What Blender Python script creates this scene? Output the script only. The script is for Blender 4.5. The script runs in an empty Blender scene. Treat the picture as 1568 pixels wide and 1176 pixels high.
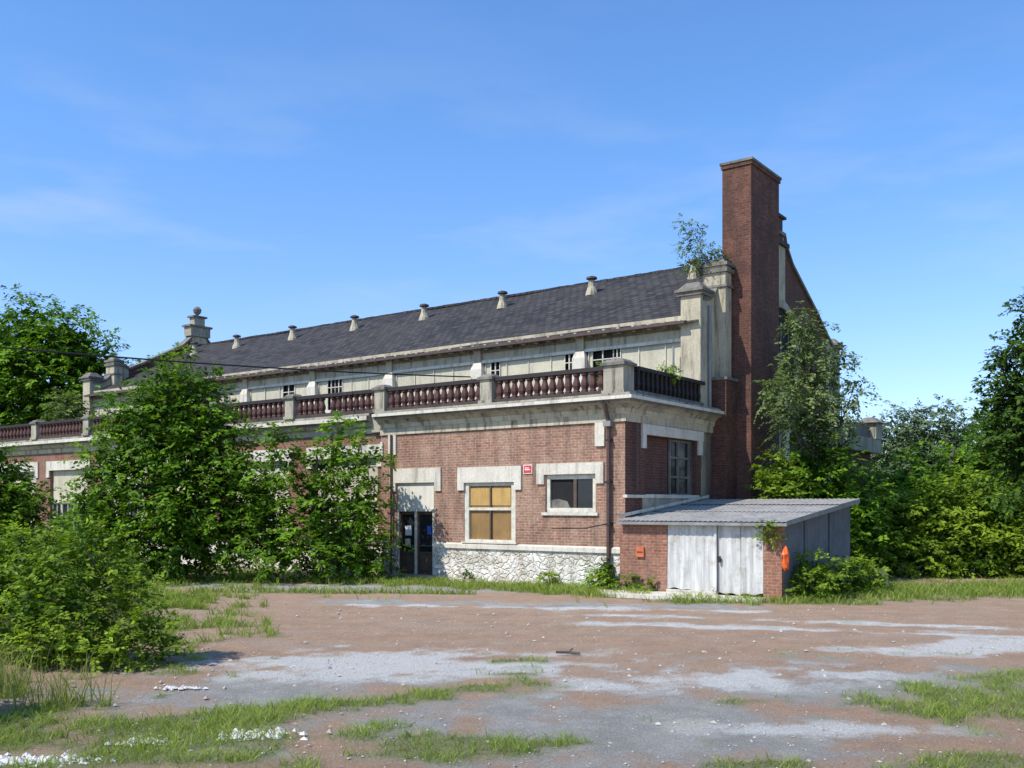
import bpy, math, random
import numpy as np
from mathutils import Vector
rng = np.random.default_rng(7)
random.seed(5)
scene = bpy.context.scene
COL = scene.collection

# ------------------------------------------------------------------ materials
def new_mat(name):
    m = bpy.data.materials.new(name); m.use_nodes = True
    nt = m.node_tree
    for n in list(nt.nodes):
        nt.nodes.remove(n)
    out = nt.nodes.new('ShaderNodeOutputMaterial')
    b = nt.nodes.new('ShaderNodeBsdfPrincipled')
    nt.links.new(b.outputs[0], out.inputs[0])
    return m, nt, b, out
def N(nt, t, **kw):
    n = nt.nodes.new(t)
    for k, v in kw.items():
        setattr(n, k, v)
    return n
def c4(c): return (c[0], c[1], c[2], 1)
def noise(nt, vec, scale, detail=5, rough=0.6):
    n = N(nt, 'ShaderNodeTexNoise'); n.inputs['Scale'].default_value = scale
    n.inputs['Detail'].default_value = detail; n.inputs['Roughness'].default_value = rough
    nt.links.new(vec, n.inputs['Vector']); return n.outputs[0]
def ramp(nt, fac, p0, p1, c0=(0,0,0), c1=(1,1,1)):
    r = N(nt, 'ShaderNodeValToRGB'); e = r.color_ramp.elements
    e[0].position = p0; e[1].position = p1; e[0].color = c4(c0); e[1].color = c4(c1)
    nt.links.new(fac, r.inputs[0]); return r.outputs[0]
def mix(nt, fac, a, b, mode='MIX'):
    n = N(nt, 'ShaderNodeMix', data_type='RGBA', blend_type=mode)
    for sock, v in ((n.inputs[0], fac), (n.inputs[6], a), (n.inputs[7], b)):
        if hasattr(v, 'links'): nt.links.new(v, sock)
        elif isinstance(v, (int, float)): sock.default_value = v
        else: sock.default_value = c4(v)
    return n.outputs[2]
def mapping(nt, vec, s):
    m = N(nt, 'ShaderNodeMapping'); m.inputs['Scale'].default_value = s
    nt.links.new(vec, m.inputs['Vector']); return m.outputs[0]
def bump(nt, b, h, strength, dist=0.02):
    n = N(nt, 'ShaderNodeBump'); n.inputs['Strength'].default_value = strength
    n.inputs['Distance'].default_value = dist
    nt.links.new(h, n.inputs['Height']); nt.links.new(n.outputs[0], b.inputs['Normal'])

def weathered(name, c1, c2, scale=1.5, streak=0.5, streakcol=(0.06,0.048,0.036), rough=0.85, bmp=0.3, metal=0.0):
    m, nt, b, o = new_mat(name)
    tc = N(nt, 'ShaderNodeTexCoord'); v = tc.outputs['Object']
    base = mix(nt, ramp(nt, noise(nt, v, scale, 8, .7), .35, .65), c1, c2)
    st = noise(nt, mapping(nt, v, (6, 6, .7)), 1.0, 6, .65)
    base = mix(nt, ramp(nt, st, .50, .70, (0,0,0), (streak,)*3), base, streakcol)
    sp = noise(nt, v, 28, 4, .7)
    base = mix(nt, .5, base, ramp(nt, sp, .3, .7, (.62,)*3, (1.15,)*3), 'MULTIPLY')
    nt.links.new(base, b.inputs['Base Color'])
    b.inputs['Roughness'].default_value = rough; b.inputs['Metallic'].default_value = metal
    b.inputs['Specular IOR Level'].default_value = .25
    bump(nt, b, sp, bmp)
    return m

def brickmat(name, a, c, mortar, dirt=.5, w=.22, h=.075, patch=(.3,.24,.2), patchamt=.4):
    m, nt, b, o = new_mat(name)
    uv = N(nt, 'ShaderNodeUVMap').outputs[0]
    tc = N(nt, 'ShaderNodeTexCoord').outputs['Object']
    br = N(nt, 'ShaderNodeTexBrick'); nt.links.new(uv, br.inputs['Vector'])
    br.inputs['Scale'].default_value = 1; br.inputs['Brick Width'].default_value = w
    br.inputs['Row Height'].default_value = h; br.inputs['Mortar Size'].default_value = .009
    br.inputs['Mortar Smooth'].default_value = .3; br.inputs['Bias'].default_value = -.1
    br.inputs['Color1'].default_value = c4(a); br.inputs['Color2'].default_value = c4(c)
    br.inputs['Mortar'].default_value = c4(mortar)
    n1 = noise(nt, tc, 1.1, 8, .7)
    base = mix(nt, ramp(nt, n1, .40, .66, (0,0,0), (patchamt,)*3), br.outputs[0], patch)
    n2 = noise(nt, mapping(nt, tc, (3, 3, .6)), 1.0, 7, .7)
    base = mix(nt, ramp(nt, n2, .44, .70, (0,0,0), (dirt,)*3), base, (.065,.04,.032))
    n3 = noise(nt, tc, 14, 5, .7)
    base = mix(nt, .7, base, ramp(nt, n3, .3, .7, (.45,)*3, (1.35,)*3), 'MULTIPLY')
    nt.links.new(base, b.inputs['Base Color']); b.inputs['Roughness'].default_value = .9
    b.inputs['Specular IOR Level'].default_value = .2
    inv = N(nt, 'ShaderNodeMath', operation='SUBTRACT'); inv.inputs[0].default_value = 1
    nt.links.new(br.outputs['Fac'], inv.inputs[1]); bump(nt, b, inv.outputs[0], .5, .012)
    return m

def plain(name, c, rough=.6, metal=0, spec=.4, var=.25, scale=6):
    m, nt, b, o = new_mat(name)
    v = N(nt, 'ShaderNodeTexCoord').outputs['Object']
    n = noise(nt, v, scale, 6, .7)
    base = mix(nt, 1.0, c, ramp(nt, n, .3, .7, (1-var,)*3, (1+var,)*3), 'MULTIPLY')
    nt.links.new(base, b.inputs['Base Color'])
    b.inputs['Roughness'].default_value = rough; b.inputs['Metallic'].default_value = metal
    b.inputs['Specular IOR Level'].default_value = spec
    return m

M = {}
M['brick'] = brickmat('weathered_pink_brick', (.40,.195,.125), (.25,.105,.070), (.44,.36,.27), .6, patch=(.46,.33,.23), patchamt=.55)
M['brick_red'] = brickmat('red_brick', (.215,.082,.052), (.11,.040,.028), (.18,.13,.10), .7, patch=(.085,.048,.038), patchamt=.7)
M['brick_left'] = brickmat('wing_brick', (.32,.135,.08), (.23,.085,.05), (.28,.2,.15), .45)
M['brick_side'] = brickmat('side_brick', (.18,.072,.048), (.12,.046,.034), (.17,.12,.10), .6, patch=(.11,.07,.055))
M['brick_orange'] = brickmat('shed_brick', (.38,.16,.095), (.27,.10,.062), (.34,.26,.19), .4, patch=(.40,.25,.17))
M['plaster'] = weathered('weathered_cream_plaster', (.60,.52,.365), (.42,.36,.25), 1.2, .8)
M['white'] = weathered('white_painted_stone', (.76,.70,.58), (.60,.54,.43), 1.5, .45)
M['cornice'] = weathered('cornice_concrete', (.50,.445,.33), (.29,.255,.195), 1.0, .9)
M['stone'] = weathered('grey_stone_cap', (.27,.245,.20), (.145,.13,.11), 2.0, .7)
M['panel'] = weathered('cream_panel', (.64,.58,.41), (.50,.45,.33), .7, .4, (.22,.19,.12), .5, .05)
M['panelwhite'] = weathered('white_board', (.80,.74,.61), (.68,.63,.52), .7, .3, (.3,.28,.2), .5, .05)
M['baluster'] = plain('dark_red_baluster', (.10,.045,.036), .8, var=.4)
M['dark_masonry'] = weathered('dark_brown_masonry', (.06,.045,.04), (.10,.08,.065), 1.5, .6)  # plain dark brown for clerestory base band, baluster plinth and east pinnacle
M['iron'] = plain('dark_rail', (.03,.022,.02), .7)
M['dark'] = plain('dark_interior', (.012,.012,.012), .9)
M['frame'] = plain('pale_frame', (.60,.55,.44), .6)
M['frame_brown'] = plain('brown_frame', (.10,.065,.045), .5)
M['ochre'] = weathered('ochre_board', (.36,.215,.08), (.26,.155,.06), 1.2, .5, (.15,.08,.03), .6, .1)
M['yellow'] = weathered('yellow_board', (.60,.38,.12), (.48,.29,.1), 1.2, .4, (.25,.14,.05), .6, .1)
M['pipe'] = plain('brown_downpipe', (.09,.055,.045), .5)
M['lead'] = weathered('zinc', (.34,.34,.32), (.25,.25,.24), 3, .4, (.08,.07,.06), .55, .1, .3)
M['red'] = plain('sign_red', (.62,.05,.04), .4)
M['signwhite'] = plain('sign_white', (.8,.78,.74), .4)
M['blue'] = plain('sign_blue', (.05,.12,.45), .4)
M['orange'] = plain('orange_plastic', (.80,.12,.015), .45)
M['orangebox'] = plain('faded_orange_box', (.55,.14,.05), .6)
M['earth'] = plain('roof_felt', (.09,.085,.08), .95)

m, nt, b, o = new_mat('old_glass'); b.inputs['Base Color'].default_value = (.02,.024,.026,1)
b.inputs['Roughness'].default_value = .15; b.inputs['Specular IOR Level'].default_value = .4
v = N(nt,'ShaderNodeTexCoord').outputs['Object']; bump(nt, b, noise(nt, v, 3, 2), .15, .02)
M['glass'] = m
m, nt, b, o = new_mat('slate_roof')
uv = N(nt, 'ShaderNodeUVMap').outputs[0]
br = N(nt, 'ShaderNodeTexBrick'); nt.links.new(uv, br.inputs['Vector'])
br.inputs['Scale'].default_value = 1; br.inputs['Brick Width'].default_value = .32; br.inputs['Row Height'].default_value = .26
br.inputs['Mortar Size'].default_value = .022; br.inputs['Color1'].default_value = (.072,.065,.061,1)
br.inputs['Color2'].default_value = (.028,.026,.026,1); br.inputs['Mortar'].default_value = (.010,.010,.010,1)
tc = N(nt,'ShaderNodeTexCoord').outputs['Object']
base = mix(nt, ramp(nt, noise(nt, tc, .35, 8, .7), .45, .75, (0,0,0), (.5,)*3), br.outputs[0], (.075,.062,.052))
base = mix(nt, ramp(nt, noise(nt, tc, 7, 4, .7), .58, .68, (0,0,0), (.45,)*3), base, (.16,.13,.10))
nt.links.new(base, b.inputs['Base Color']); b.inputs['Roughness'].default_value = .8
b.inputs['Specular IOR Level'].default_value = .2
bump(nt, b, br.outputs['Fac'], -.6, .02); M['slate'] = m
m, nt, b, o = new_mat('whitewashed_rubble')
tc = N(nt,'ShaderNodeTexCoord').outputs['Object']
vo = N(nt,'ShaderNodeTexVoronoi', feature='DISTANCE_TO_EDGE'); vo.inputs['Scale'].default_value = 4.5
wv = N(nt,'ShaderNodeTexNoise'); wv.inputs['Scale'].default_value = 4; nt.links.new(tc, wv.inputs['Vector'])
va = N(nt,'ShaderNodeVectorMath', operation='MULTIPLY_ADD'); nt.links.new(wv.outputs['Color'], va.inputs[0]); va.inputs[1].default_value=(.3,.3,.3); nt.links.new(tc, va.inputs[2])
mp = mapping(nt, va.outputs[0], (1,1,1.4)); nt.links.new(mp, vo.inputs['Vector'])
stonec = mix(nt, noise(nt, tc, 6), (.24,.20,.14), (.62,.54,.42))
base = mix(nt, ramp(nt, vo.outputs[0], .0, .06), (.66,.60,.50), stonec)
base = mix(nt, ramp(nt, noise(nt, tc, 2.0, 9, .78), .42, .56), base, (.78,.73,.63))
base = mix(nt, ramp(nt, noise(nt, tc, 9, 6, .75), .56, .66, (0,0,0), (.5,)*3), base, (.17,.14,.10))
nt.links.new(base, b.inputs['Base Color']); b.inputs['Roughness'].default_value = .95
bump(nt, b, ramp(nt, vo.outputs[0], 0, .15), .8, .04); M['rubble'] = m
m, nt, b, o = new_mat('white_painted_corrugated')
tc = N(nt,'ShaderNodeTexCoord').outputs['Object']
st = noise(nt, mapping(nt, tc, (7, 7, .6)), 1.0, 8, .75)
base = mix(nt, ramp(nt, st, .38, .62), (.68,.655,.59), (.37,.365,.34))
base = mix(nt, ramp(nt, noise(nt, tc, 2.5, 8, .8), .52, .66, (0,0,0), (.8,)*3), base, (.32,.26,.20))
nt.links.new(base, b.inputs['Base Color']); b.inputs['Roughness'].default_value = .65; M['cmetal'] = m
M['gmetal'] = weathered('grey_corrugated', (.18,.19,.195), (.125,.13,.135), 1.6, .5, (.08,.07,.06), .6, .05)
M['rmetal'] = weathered('fibre_cement_roof', (.42,.395,.35), (.28,.26,.235), 1.8, .55, (.12,.11,.1), .9, .2)

def leafmat(name, dark, bright, trans=.33):
    m, nt, b, o = new_mat(name)
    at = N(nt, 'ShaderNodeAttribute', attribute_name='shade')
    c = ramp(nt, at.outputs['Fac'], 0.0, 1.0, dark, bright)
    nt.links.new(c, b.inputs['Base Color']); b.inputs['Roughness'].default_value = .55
    b.inputs['Specular IOR Level'].default_value = .12
    tr = N(nt, 'ShaderNodeBsdfTranslucent')
    c2 = mix(nt, 1.0, c, (1.5,1.6,.5), 'MULTIPLY'); nt.links.new(c2, tr.inputs[0])
    ms = N(nt, 'ShaderNodeMixShader'); ms.inputs[0].default_value = trans
    nt.links.new(b.outputs[0], ms.inputs[1]); nt.links.new(tr.outputs[0], ms.inputs[2])
    nt.links.new(ms.outputs[0], o.inputs[0]); return m
L = {
 'green': leafmat('green_leaves', (.022,.060,.006), (.190,.33,.022)),
 'bright': leafmat('yellow_green_leaves', (.045,.095,.008), (.30,.41,.038)),
 'dark': leafmat('dark_leaves', (.016,.042,.008), (.100,.180,.026)),
 'grey': leafmat('grey_green_leaves', (.06,.10,.03), (.25,.31,.12)),
 'pale': leafmat('distant_leaves', (.10,.14,.07), (.20,.26,.13)),
 'grass': leafmat('grass_blades', (.10,.16,.020), (.34,.40,.095)),
 'dry': leafmat('tall_grass', (.12,.16,.035), (.36,.34,.14)),
}
M['bark'] = weathered('bark', (.16,.13,.10), (.08,.065,.05), 5, .4)

# ------------------------------------------------------------------ mesh builder
class MB:
    def __init__(s): s.v=[]; s.f=[]; s.m=[]; s.mats=[]
    def mi(s, k):
        mt = M[k] if isinstance(k, str) else k
        if mt not in s.mats: s.mats.append(mt)
        return s.mats.index(mt)
    def quad(s, pts, k):
        n=len(s.v); s.v += [tuple(p) for p in pts]; s.f.append(tuple(range(n, n+len(pts)))); s.m.append(s.mi(k))
    def box(s, x0,x1,y0,y1,z0,z1,k):
        if x0>x1: x0,x1=x1,x0
        if y0>y1: y0,y1=y1,y0
        a=[(x0,y0,z0),(x1,y0,z0),(x1,y1,z0),(x0,y1,z0),(x0,y0,z1),(x1,y0,z1),(x1,y1,z1),(x0,y1,z1)]
        for q in ((0,3,2,1),(4,5,6,7),(0,1,5,4),(1,2,6,5),(2,3,7,6),(3,0,4,7)):
            s.quad([a[i] for i in q], k)
    def frustum(s, x0,x1,y0,y1,z0,z1,e,k):
        a=[(x0,y0,z0),(x1,y0,z0),(x1,y1,z0),(x0,y1,z0),(x0+e,y0+e,z1),(x1-e,y0+e,z1),(x1-e,y1-e,z1),(x0+e,y1-e,z1)]
        for q in ((0,3,2,1),(4,5,6,7),(0,1,5,4),(1,2,6,5),(2,3,7,6),(3,0,4,7)):
            s.quad([a[i] for i in q], k)
    def lathe(s, cx,cy,prof,k,n=8):
        mi=s.mi(k); b=len(s.v)
        for r,z in prof:
            for i in range(n):
                a=2*math.pi*i/n; s.v.append((cx+r*math.cos(a),cy+r*math.sin(a),z))
        for j in range(len(prof)-1):
            for i in range(n):
                i2=(i+1)%n; s.f.append((b+j*n+i,b+j*n+i2,b+(j+1)*n+i2,b+(j+1)*n+i)); s.m.append(mi)
        s.f.append(tuple(b+(len(prof)-1)*n+i for i in range(n))); s.m.append(mi)
    def tube(s, pts, rad, k, n=6):
        mi=s.mi(k); b=len(s.v); P=[Vector(p) for p in pts]
        for j,p in enumerate(P):
            d=(P[min(j+1,len(P)-1)]-P[max(j-1,0)]).normalized()
            a=d.cross(Vector((0,0,1)) if abs(d.z)<.9 else Vector((1,0,0))).normalized(); c=d.cross(a)
            r=rad[j] if hasattr(rad,'__len__') else rad
            for i in range(n):
                t=2*math.pi*i/n; q=p+a*(r*math.cos(t))+c*(r*math.sin(t)); s.v.append(tuple(q))
        for j in range(len(P)-1):
            for i in range(n):
                i2=(i+1)%n; s.f.append((b+j*n+i,b+(j+1)*n+i,b+(j+1)*n+i2,b+j*n+i2)); s.m.append(mi)
    def sweep(s, path, prof, k):
        P=[Vector(p) for p in path]; rows=[]
        for j,p in enumerate(P):
            ns=[]
            if j>0: d=(P[j]-P[j-1]).normalized(); ns.append(Vector((d.y,-d.x)))
            if j<len(P)-1: d=(P[j+1]-P[j]).normalized(); ns.append(Vector((d.y,-d.x)))
            n=sum(ns,Vector((0,0))); n=n/n.dot(ns[0]) if len(ns)>1 else ns[0]
            rows.append([(p.x+n.x*o,p.y+n.y*o,z) for o,z in prof])
        for j in range(len(rows)-1):
            for i in range(len(prof)-1):
                s.quad([rows[j][i],rows[j+1][i],rows[j+1][i+1],rows[j][i+1]],k[i] if isinstance(k,list) else k)
        for r in (rows[0],rows[-1]): s.quad(r,k[0] if isinstance(k,list) else k)
    def wall(s, axis, plane, a0,a1,z0,z1, ops, k, depth=.22, reveal=None, sign=1):
        A=sorted({a0,a1,*[o[0] for o in ops],*[o[1] for o in ops]}); Z=sorted({z0,z1,*[o[2] for o in ops],*[o[3] for o in ops]})
        A=[a for a in A if a0<=a<=a1]; Z=[z for z in Z if z0<=z<=z1]
        def P(a,z,d): return (a,plane+d,z) if axis=='x' else (plane-d,a,z)
        for i in range(len(A)-1):
            for j in range(len(Z)-1):
                ca=(A[i]+A[i+1])/2; cz=(Z[j]+Z[j+1])/2
                if any(o[0]<ca<o[1] and o[2]<cz<o[3] for o in ops): continue
                s.quad([P(A[i],Z[j],0),P(A[i+1],Z[j],0),P(A[i+1],Z[j+1],0),P(A[i],Z[j+1],0)],k)
        rv=reveal or k
        for o in ops:
            a,b_,c,d=o[:4]
            s.quad([P(a,c,0),P(a,d,0),P(a,d,depth),P(a,c,depth)],rv)
            s.quad([P(b_,c,0),P(b_,c,depth),P(b_,d,depth),P(b_,d,0)],rv)
            s.quad([P(a,c,0),P(a,c,depth),P(b_,c,depth),P(b_,c,0)],rv)
            s.quad([P(a,d,0),P(b_,d,0),P(b_,d,depth),P(a,d,depth)],rv)
    def build(s, name, parent=None, smooth=False):
        me=bpy.data.meshes.new(name); me.from_pydata(s.v,[],s.f)
        for mt in s.mats: me.materials.append(mt)
        me.polygons.foreach_set('material_index', s.m)
        uvl=me.uv_layers.new(name='UVMap'); me.update()
        for p in me.polygons:
            n=p.normal
            ax=abs(n.x); ay=abs(n.y); az=abs(n.z)
            for li in p.loop_indices:
                co=me.vertices[me.loops[li].vertex_index].co
                if az>=ax and az>=ay: uv=(co.x,co.y)
                elif ay>=ax: uv=(co.x,co.z)
                else: uv=(co.y,co.z)
                uvl.data[li].uv=uv
        if smooth: me.polygons.foreach_set('use_smooth',[True]*len(me.polygons))
        ob=bpy.data.objects.new(name, me); COL.objects.link(ob)
        if parent: ob.parent=parent
        return ob

def empty(name, loc=(0,0,0), rot=0):
    e=bpy.data.objects.new(name,None); e.location=loc; e.rotation_euler=(0,0,rot); COL.objects.link(e); return e
CX,CY=2.93,25.15
ANG=math.atan2(-.594,.805)
def W(u,v,z=0): return (CX-.805*u+.594*v, CY+.594*u+.805*v, z)

# ------------------------------------------------------------------ factory building (local x = -u, y = v)
B=empty('abandoned_factory_building',(CX,CY,0),ANG)
PV=-8.72
w=MB()
ops_p=[(-2.5,-.89,2.03,3.05),(-5.38,-3.52,1.16,2.87),(-8.05,-6.55,.12,2.9)]
w.wall('x',0,PV,0,1.0,4.45,ops_p,'brick',.2,'brick')
w.wall('x',0,PV,0,0,1.0,[(-8.05,-6.55,.12,1.0)],'rubble',.2)
w.quad([(PV,0,0),(PV,0,4.45),(PV,.2,4.45),(PV,.2,0)],'brick')
ops_l=[]
for k in range(2,8):
    a=-(4.2*k+3.62); ops_l.append((a,a+3.0,1.1,3.75))
ops_l=[o for o in ops_l if o[1]<PV]
w.wall('x',.15,-33.2,PV,.95,4.6,ops_l,'brick_left',.2)
w.wall('x',.15,-33.2,PV,0,.95,[],'rubble',.2)
w.quad([(-33.2,.15,0),(-33.2,4.5,0),(-33.2,4.5,5),(-33.2,.15,5)],'brick_left')
w.wall('y',0,0,5.3,0,4.45,[(1.05,4.15,2.5,4.1)],'brick_side',.25)
w.build('ground_floor_walls',B)
t=MB()
for k in range(2,8):
    x=-(4.2*k+3.62)
    if x+3.0<PV:
        t.box(x-.25,x+3.25,.09,.35,3.75,4.15,'white')
        t.box(x-.25,x-.003,.09,.35,3.45,3.75,'white'); t.box(x+3.003,x+3.25,.09,.35,3.45,3.75,'white')
        t.box(x-.1,x+3.1,.08,.36,1.0,1.1,'stone')
t.sweep([(-6.52,0),(0,0)],[(0,.96),(.06,.97),(.06,1.09),(0,1.13)],'white')
t.box(PV,-8.08,-.05,.0,.97,1.1,'white')
def lintel(x0,x1,z0,z1,ear):
    t.box(x0,x1,-.05,.19,z0,z1,'white')
    t.box(x0,x0+.24,-.05,-.001,z0-ear,z0-.002,'white'); t.box(x1-.24,x1,-.05,-.001,z0-ear,z0-.002,'white')
lintel(-2.77,-.63,3.06,3.36,.26); lintel(-5.6,-3.3,2.88,3.33,.22); lintel(-8.32,-6.25,2.91,3.35,.26)
t.box(-.89,-.60,-.05,.1,3.78,4.4,'white'); t.box(-8.38,-8.06,-.05,.1,3.78,4.4,'white')
t.box(-8.719,-8.62,-.05,.1,3.7,4.2,'white')
t.box(-2.6,-.8,-.06,.2,1.95,2.03,'frame'); t.box(-5.45,-3.45,-.07,.2,1.131,1.165,'white')
t.box(-.05,.05,.85,4.6,4.12,4.42,'white')
t.box(-.05,.051,.85,1.08,3.75,4.118,'white'); t.box(-.05,.051,4.25,4.55,3.7,4.118,'white')
t.box(-.05,.07,-.02,1.05,2.42,2.5,'white')
t.box(-.01,.02,.9,5.1,.0,2.45,'cornice')
t.box(-.1,.06,1.052,4.3,2.42,2.52,'white')
t.build('stone_trim',B)
c=MB()
prof=[(-.1,4.44),(.05,4.4),(.05,4.60),(.10,4.62),(.12,4.74),(.22,4.84),(.34,4.88),(.34,4.93),(.42,4.95),(.42,5.04),(.30,5.07),(.30,5.12),(-.3,5.13)]
kk=['cornice','plaster','white','plaster','cornice','cornice','stone','stone','white','stone','cornice','earth']
c.sweep([(PV,0),(0,0),(0,5.25)],prof,kk)
prof2=[(-.1,4.5),(.05,4.5),(.05,4.68),(.16,4.72),(.2,4.84),(.38,4.9),(.38,5.03),(.26,5.06),(.26,5.12),(-.3,5.128)]
c.sweep([(-33.3,.15),(PV-.42,.15)],prof2,['cornice','plaster','cornice','cornice','stone','white','stone','cornice','earth'])
c.sweep([(PV-.42,.15),(PV-.42,-.002),(PV+.002,-.002)],[(-.1,4.52),(.0,4.52),(.0,5.035),(-.3,5.126)],'cornice')
c.box(-33.2,-.05,.1,4.5,5.0,5.09,'earth')
c.build('cornice',B)
# balustrade
bl=MB()
yb=-.08
piers=[4.2*k+.27 for k in range(0,8)]
def pier(x0,x1,y0,y1,zt=5.93):
    bl.box(x0-.04,x1+.04,y0-.04,y1+.04,5.122,5.22,'cornice')
    bl.box(x0,x1,y0,y1,5.22,zt-.12,'cornice')
    bl.box(x0-.06,x1+.06,y0-.06,y1+.06,zt-.12,zt-.04,'stone')
    bl.frustum(x0-.03,x1+.03,y0-.03,y1+.03,zt-.04,zt+.05,.1,'stone')
for i,u in enumerate(piers):
    hw=.3 if i==0 else .21
    pier(-u-hw,-u+hw,yb-.06,yb+.36 if i else yb+.5, 5.98 if i==0 else 5.93)
BP=[(.105,5.24),(.105,5.29),(.075,5.31),(.115,5.42),(.105,5.5),(.068,5.62),(.068,5.67),(.10,5.70),(.10,5.76)]
for i in range(7):
    x1=-piers[i]-(.34 if i==0 else .25); x0=-piers[i+1]+.25
    bl.box(x0,x1,yb+.02,yb+.22,5.125,5.24,'dark_masonry'); bl.box(x0,x1,yb,yb+.24,5.76,5.87,'iron')
    n=14
    for j in range(n):
        xx=x0+(j+.5)*(x1-x0)/n
        if i==2 and j==5: continue
        bl.lathe(xx,yb+.12,BP,'baluster',8)
bl.box(-33.2,-piers[7]-.25,yb+.02,yb+.22,5.125,5.24,'dark_masonry'); bl.box(-33.2,-piers[7]-.25,yb,yb+.24,5.76,5.87,'iron')
for j in range(11):
    bl.lathe(-piers[7]-.4-j*.31,yb+.12,BP,'baluster',8)
bl.box(-.12,.1,.5,4.5,5.135,5.25,'stone'); bl.box(-.14,.12,.5,4.55,5.78,5.88,'iron')
bl.box(-.06,.0,.5,4.5,5.25,5.78,'iron')
for j in range(15):
    bl.lathe(.03,.62+j*.26,[(.075,5.25),(.045,5.31),(.085,5.42),(.038,5.63),(.07,5.71),(.07,5.78)],'iron',6)
bl.build('balustrade',B)
# windows & door
wi=MB()
def pane(x0,x1,z0,z1,y,fw=.06,k='glass',fk='frame',nx=1,nz=1,bar=.035):
    wi.box(x0,x1,y+.03,y+.05,z0,z1,k)
    wi.box(x0,x0+fw,y-.03,y+.025,z0,z1,fk); wi.box(x1-fw,x1,y-.03,y+.025,z0,z1,fk)
    wi.box(x0+fw,x1-fw,y-.03,y+.024,z0,z0+fw,fk); wi.box(x0+fw,x1-fw,y-.03,y+.024,z1-fw,z1,fk)
    for i in range(1,nx):
        xx=x0+(x1-x0)*i/nx; wi.box(xx-bar/2,xx+bar/2,y-.02,y+.02,z0+fw,z1-fw,fk)
    for i in range(1,nz):
        zz=z0+(z1-z0)*i/nz; wi.box(x0+fw,x1-fw,y-.015,y+.018,zz-bar/2,zz+bar/2,fk)
pane(-2.5,-.89,2.03,3.05,.08,.12,'dark','frame')
wi.box(-1.62,-1.52,.05,.1,2.15,2.93,'frame_brown'); wi.box(-1.52,-1.02,.085,.105,2.15,2.93,'glass')
wi.quad([(-2.38,.1,2.15),(-1.75,.1,2.15),(-1.85,.1,2.33),(-2.15,.1,2.4),(-2.38,.1,2.36)],'stone')
wi.box(-5.38,-3.52,.1,.14,1.165,2.87,'ochre')
wi.box(-5.2,-4.47,.075,.1,2.22,2.74,'yellow'); wi.box(-4.42,-3.75,.08,.1,2.22,2.74,'yellow')
for a,b_ in ((-5.38,-5.22),(-3.68,-3.52)): wi.box(a,b_,.02,.1,1.166,2.869,'frame')
wi.box(-5.22,-3.68,.03,.098,2.08,2.16,'frame'); wi.box(-5.22,-3.68,.03,.098,2.78,2.869,'frame')
wi.box(-5.22,-3.68,.03,.098,1.167,1.24,'frame'); wi.box(-4.47,-4.42,.04,.098,1.24,2.78,'frame_brown')
wi.box(-8.05,-6.55,.03,.1,2.12,2.9,'panelwhite'); wi.box(-8.05,-6.55,.0,.14,2.04,2.12,'frame')
for dx in (-8.0,-7.29):
    pane(dx,dx+.69,.14,2.03,.1,.085,'glass','frame_brown',1,1)
    wi.box(dx+.085,dx+.605,.06,.118,.75,.82,'frame_brown'); wi.box(dx+.1,dx+.6,.07,.125,.24,.74,'frame_brown')
wi.box(-6.9,-6.75,.1,.126,1.35,1.6,'blue'); wi.box(-7.8,-7.55,.1,.126,1.3,1.6,'signwhite'); wi.box(-7.8,-7.6,.1,.126,.95,1.2,'panel')
wi.box(-7.33,-7.28,.04,.1,1.0,1.3,'lead')
for xx in (-8.08,-7.34,-6.62): wi.box(xx,xx+.07,.02,.099,.14,2.04,'frame')
wi.box(-8.15,-6.45,-.35,.2,0,.13,'cornice')
for k in range(2,8):
    x=-(4.2*k+3.62)
    if x+3.0<PV:
        wi.box(x,x+3,.28,.32,2.4,3.75,'panel'); wi.box(x,x+3,.2,.34,2.34,2.40,'frame')
        pane(x,x+.75,1.1,2.34,.28,.05,'dark','frame',2,2); pane(x+.78,x+2.2,1.1,2.34,.28,.05,'glass','frame',3,2)
        wi.box(x+2.2,x+3,.28,.32,1.1,2.34,'panel')
wi.box(-.24,-.20,1.05,2.75,2.5,4.1,'brick_side')
wi.box(-.22,-.18,2.75,4.15,2.5,4.1,'glass')
for y in (2.75,3.25,3.95,4.07): wi.box(-.18,-.13,y,y+.07,2.5,4.1,'stone')
for z in (2.5,3.0,3.55,4.03): wi.box(-.18,-.135,2.82,4.07,z,z+.06,'stone')
wi.build('windows_and_door',B)
d=MB()
d.box(-3.23,-2.93,-.03,-.002,3.1,3.35,'signwhite'); d.box(-3.21,-2.95,-.036,-.031,3.12,3.33,'red')
d.box(-3.17,-2.99,-.04,-.0365,3.2,3.225,'signwhite'); d.box(-3.17,-3.02,-.04,-.0365,3.25,3.27,'signwhite')
d.build('red_notice_sign',B)
d=MB()
d.tube([(-.44,-.3,5.0),(-.44,-.3,4.85),(-.44,-.14,4.5),(-.44,-.1,4.3),(-.44,-.1,0.1)],.055,'pipe',8)
for z in (.6,1.7,2.8,3.9): d.box(-.52,-.36,-.16,0,z,z+.05,'iron')
d.box(-.55,-.33,-.2,-.02,4.28,4.42,'lead')
d.tube([(-8.22,-.08,4.4),(-8.22,-.08,.1)],.04,'pipe',7)
d.tube([(.12,4.85,5.15),(.12,4.85,8.2)],.05,'lead',7); d.tube([(-.8,4.3,5.15),(-.8,4.3,7.0)],.03,'lead',6)
d.tube([(.10,.45,4.4),(.10,.45,2.6)],.03,'pipe',6)
d.tube([(-2.3,-.012,1.6),(-1.2,-.012,1.62),(-.5,-.012,1.75)],.008,'iron',4)
d.build('downpipes',B)

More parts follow.
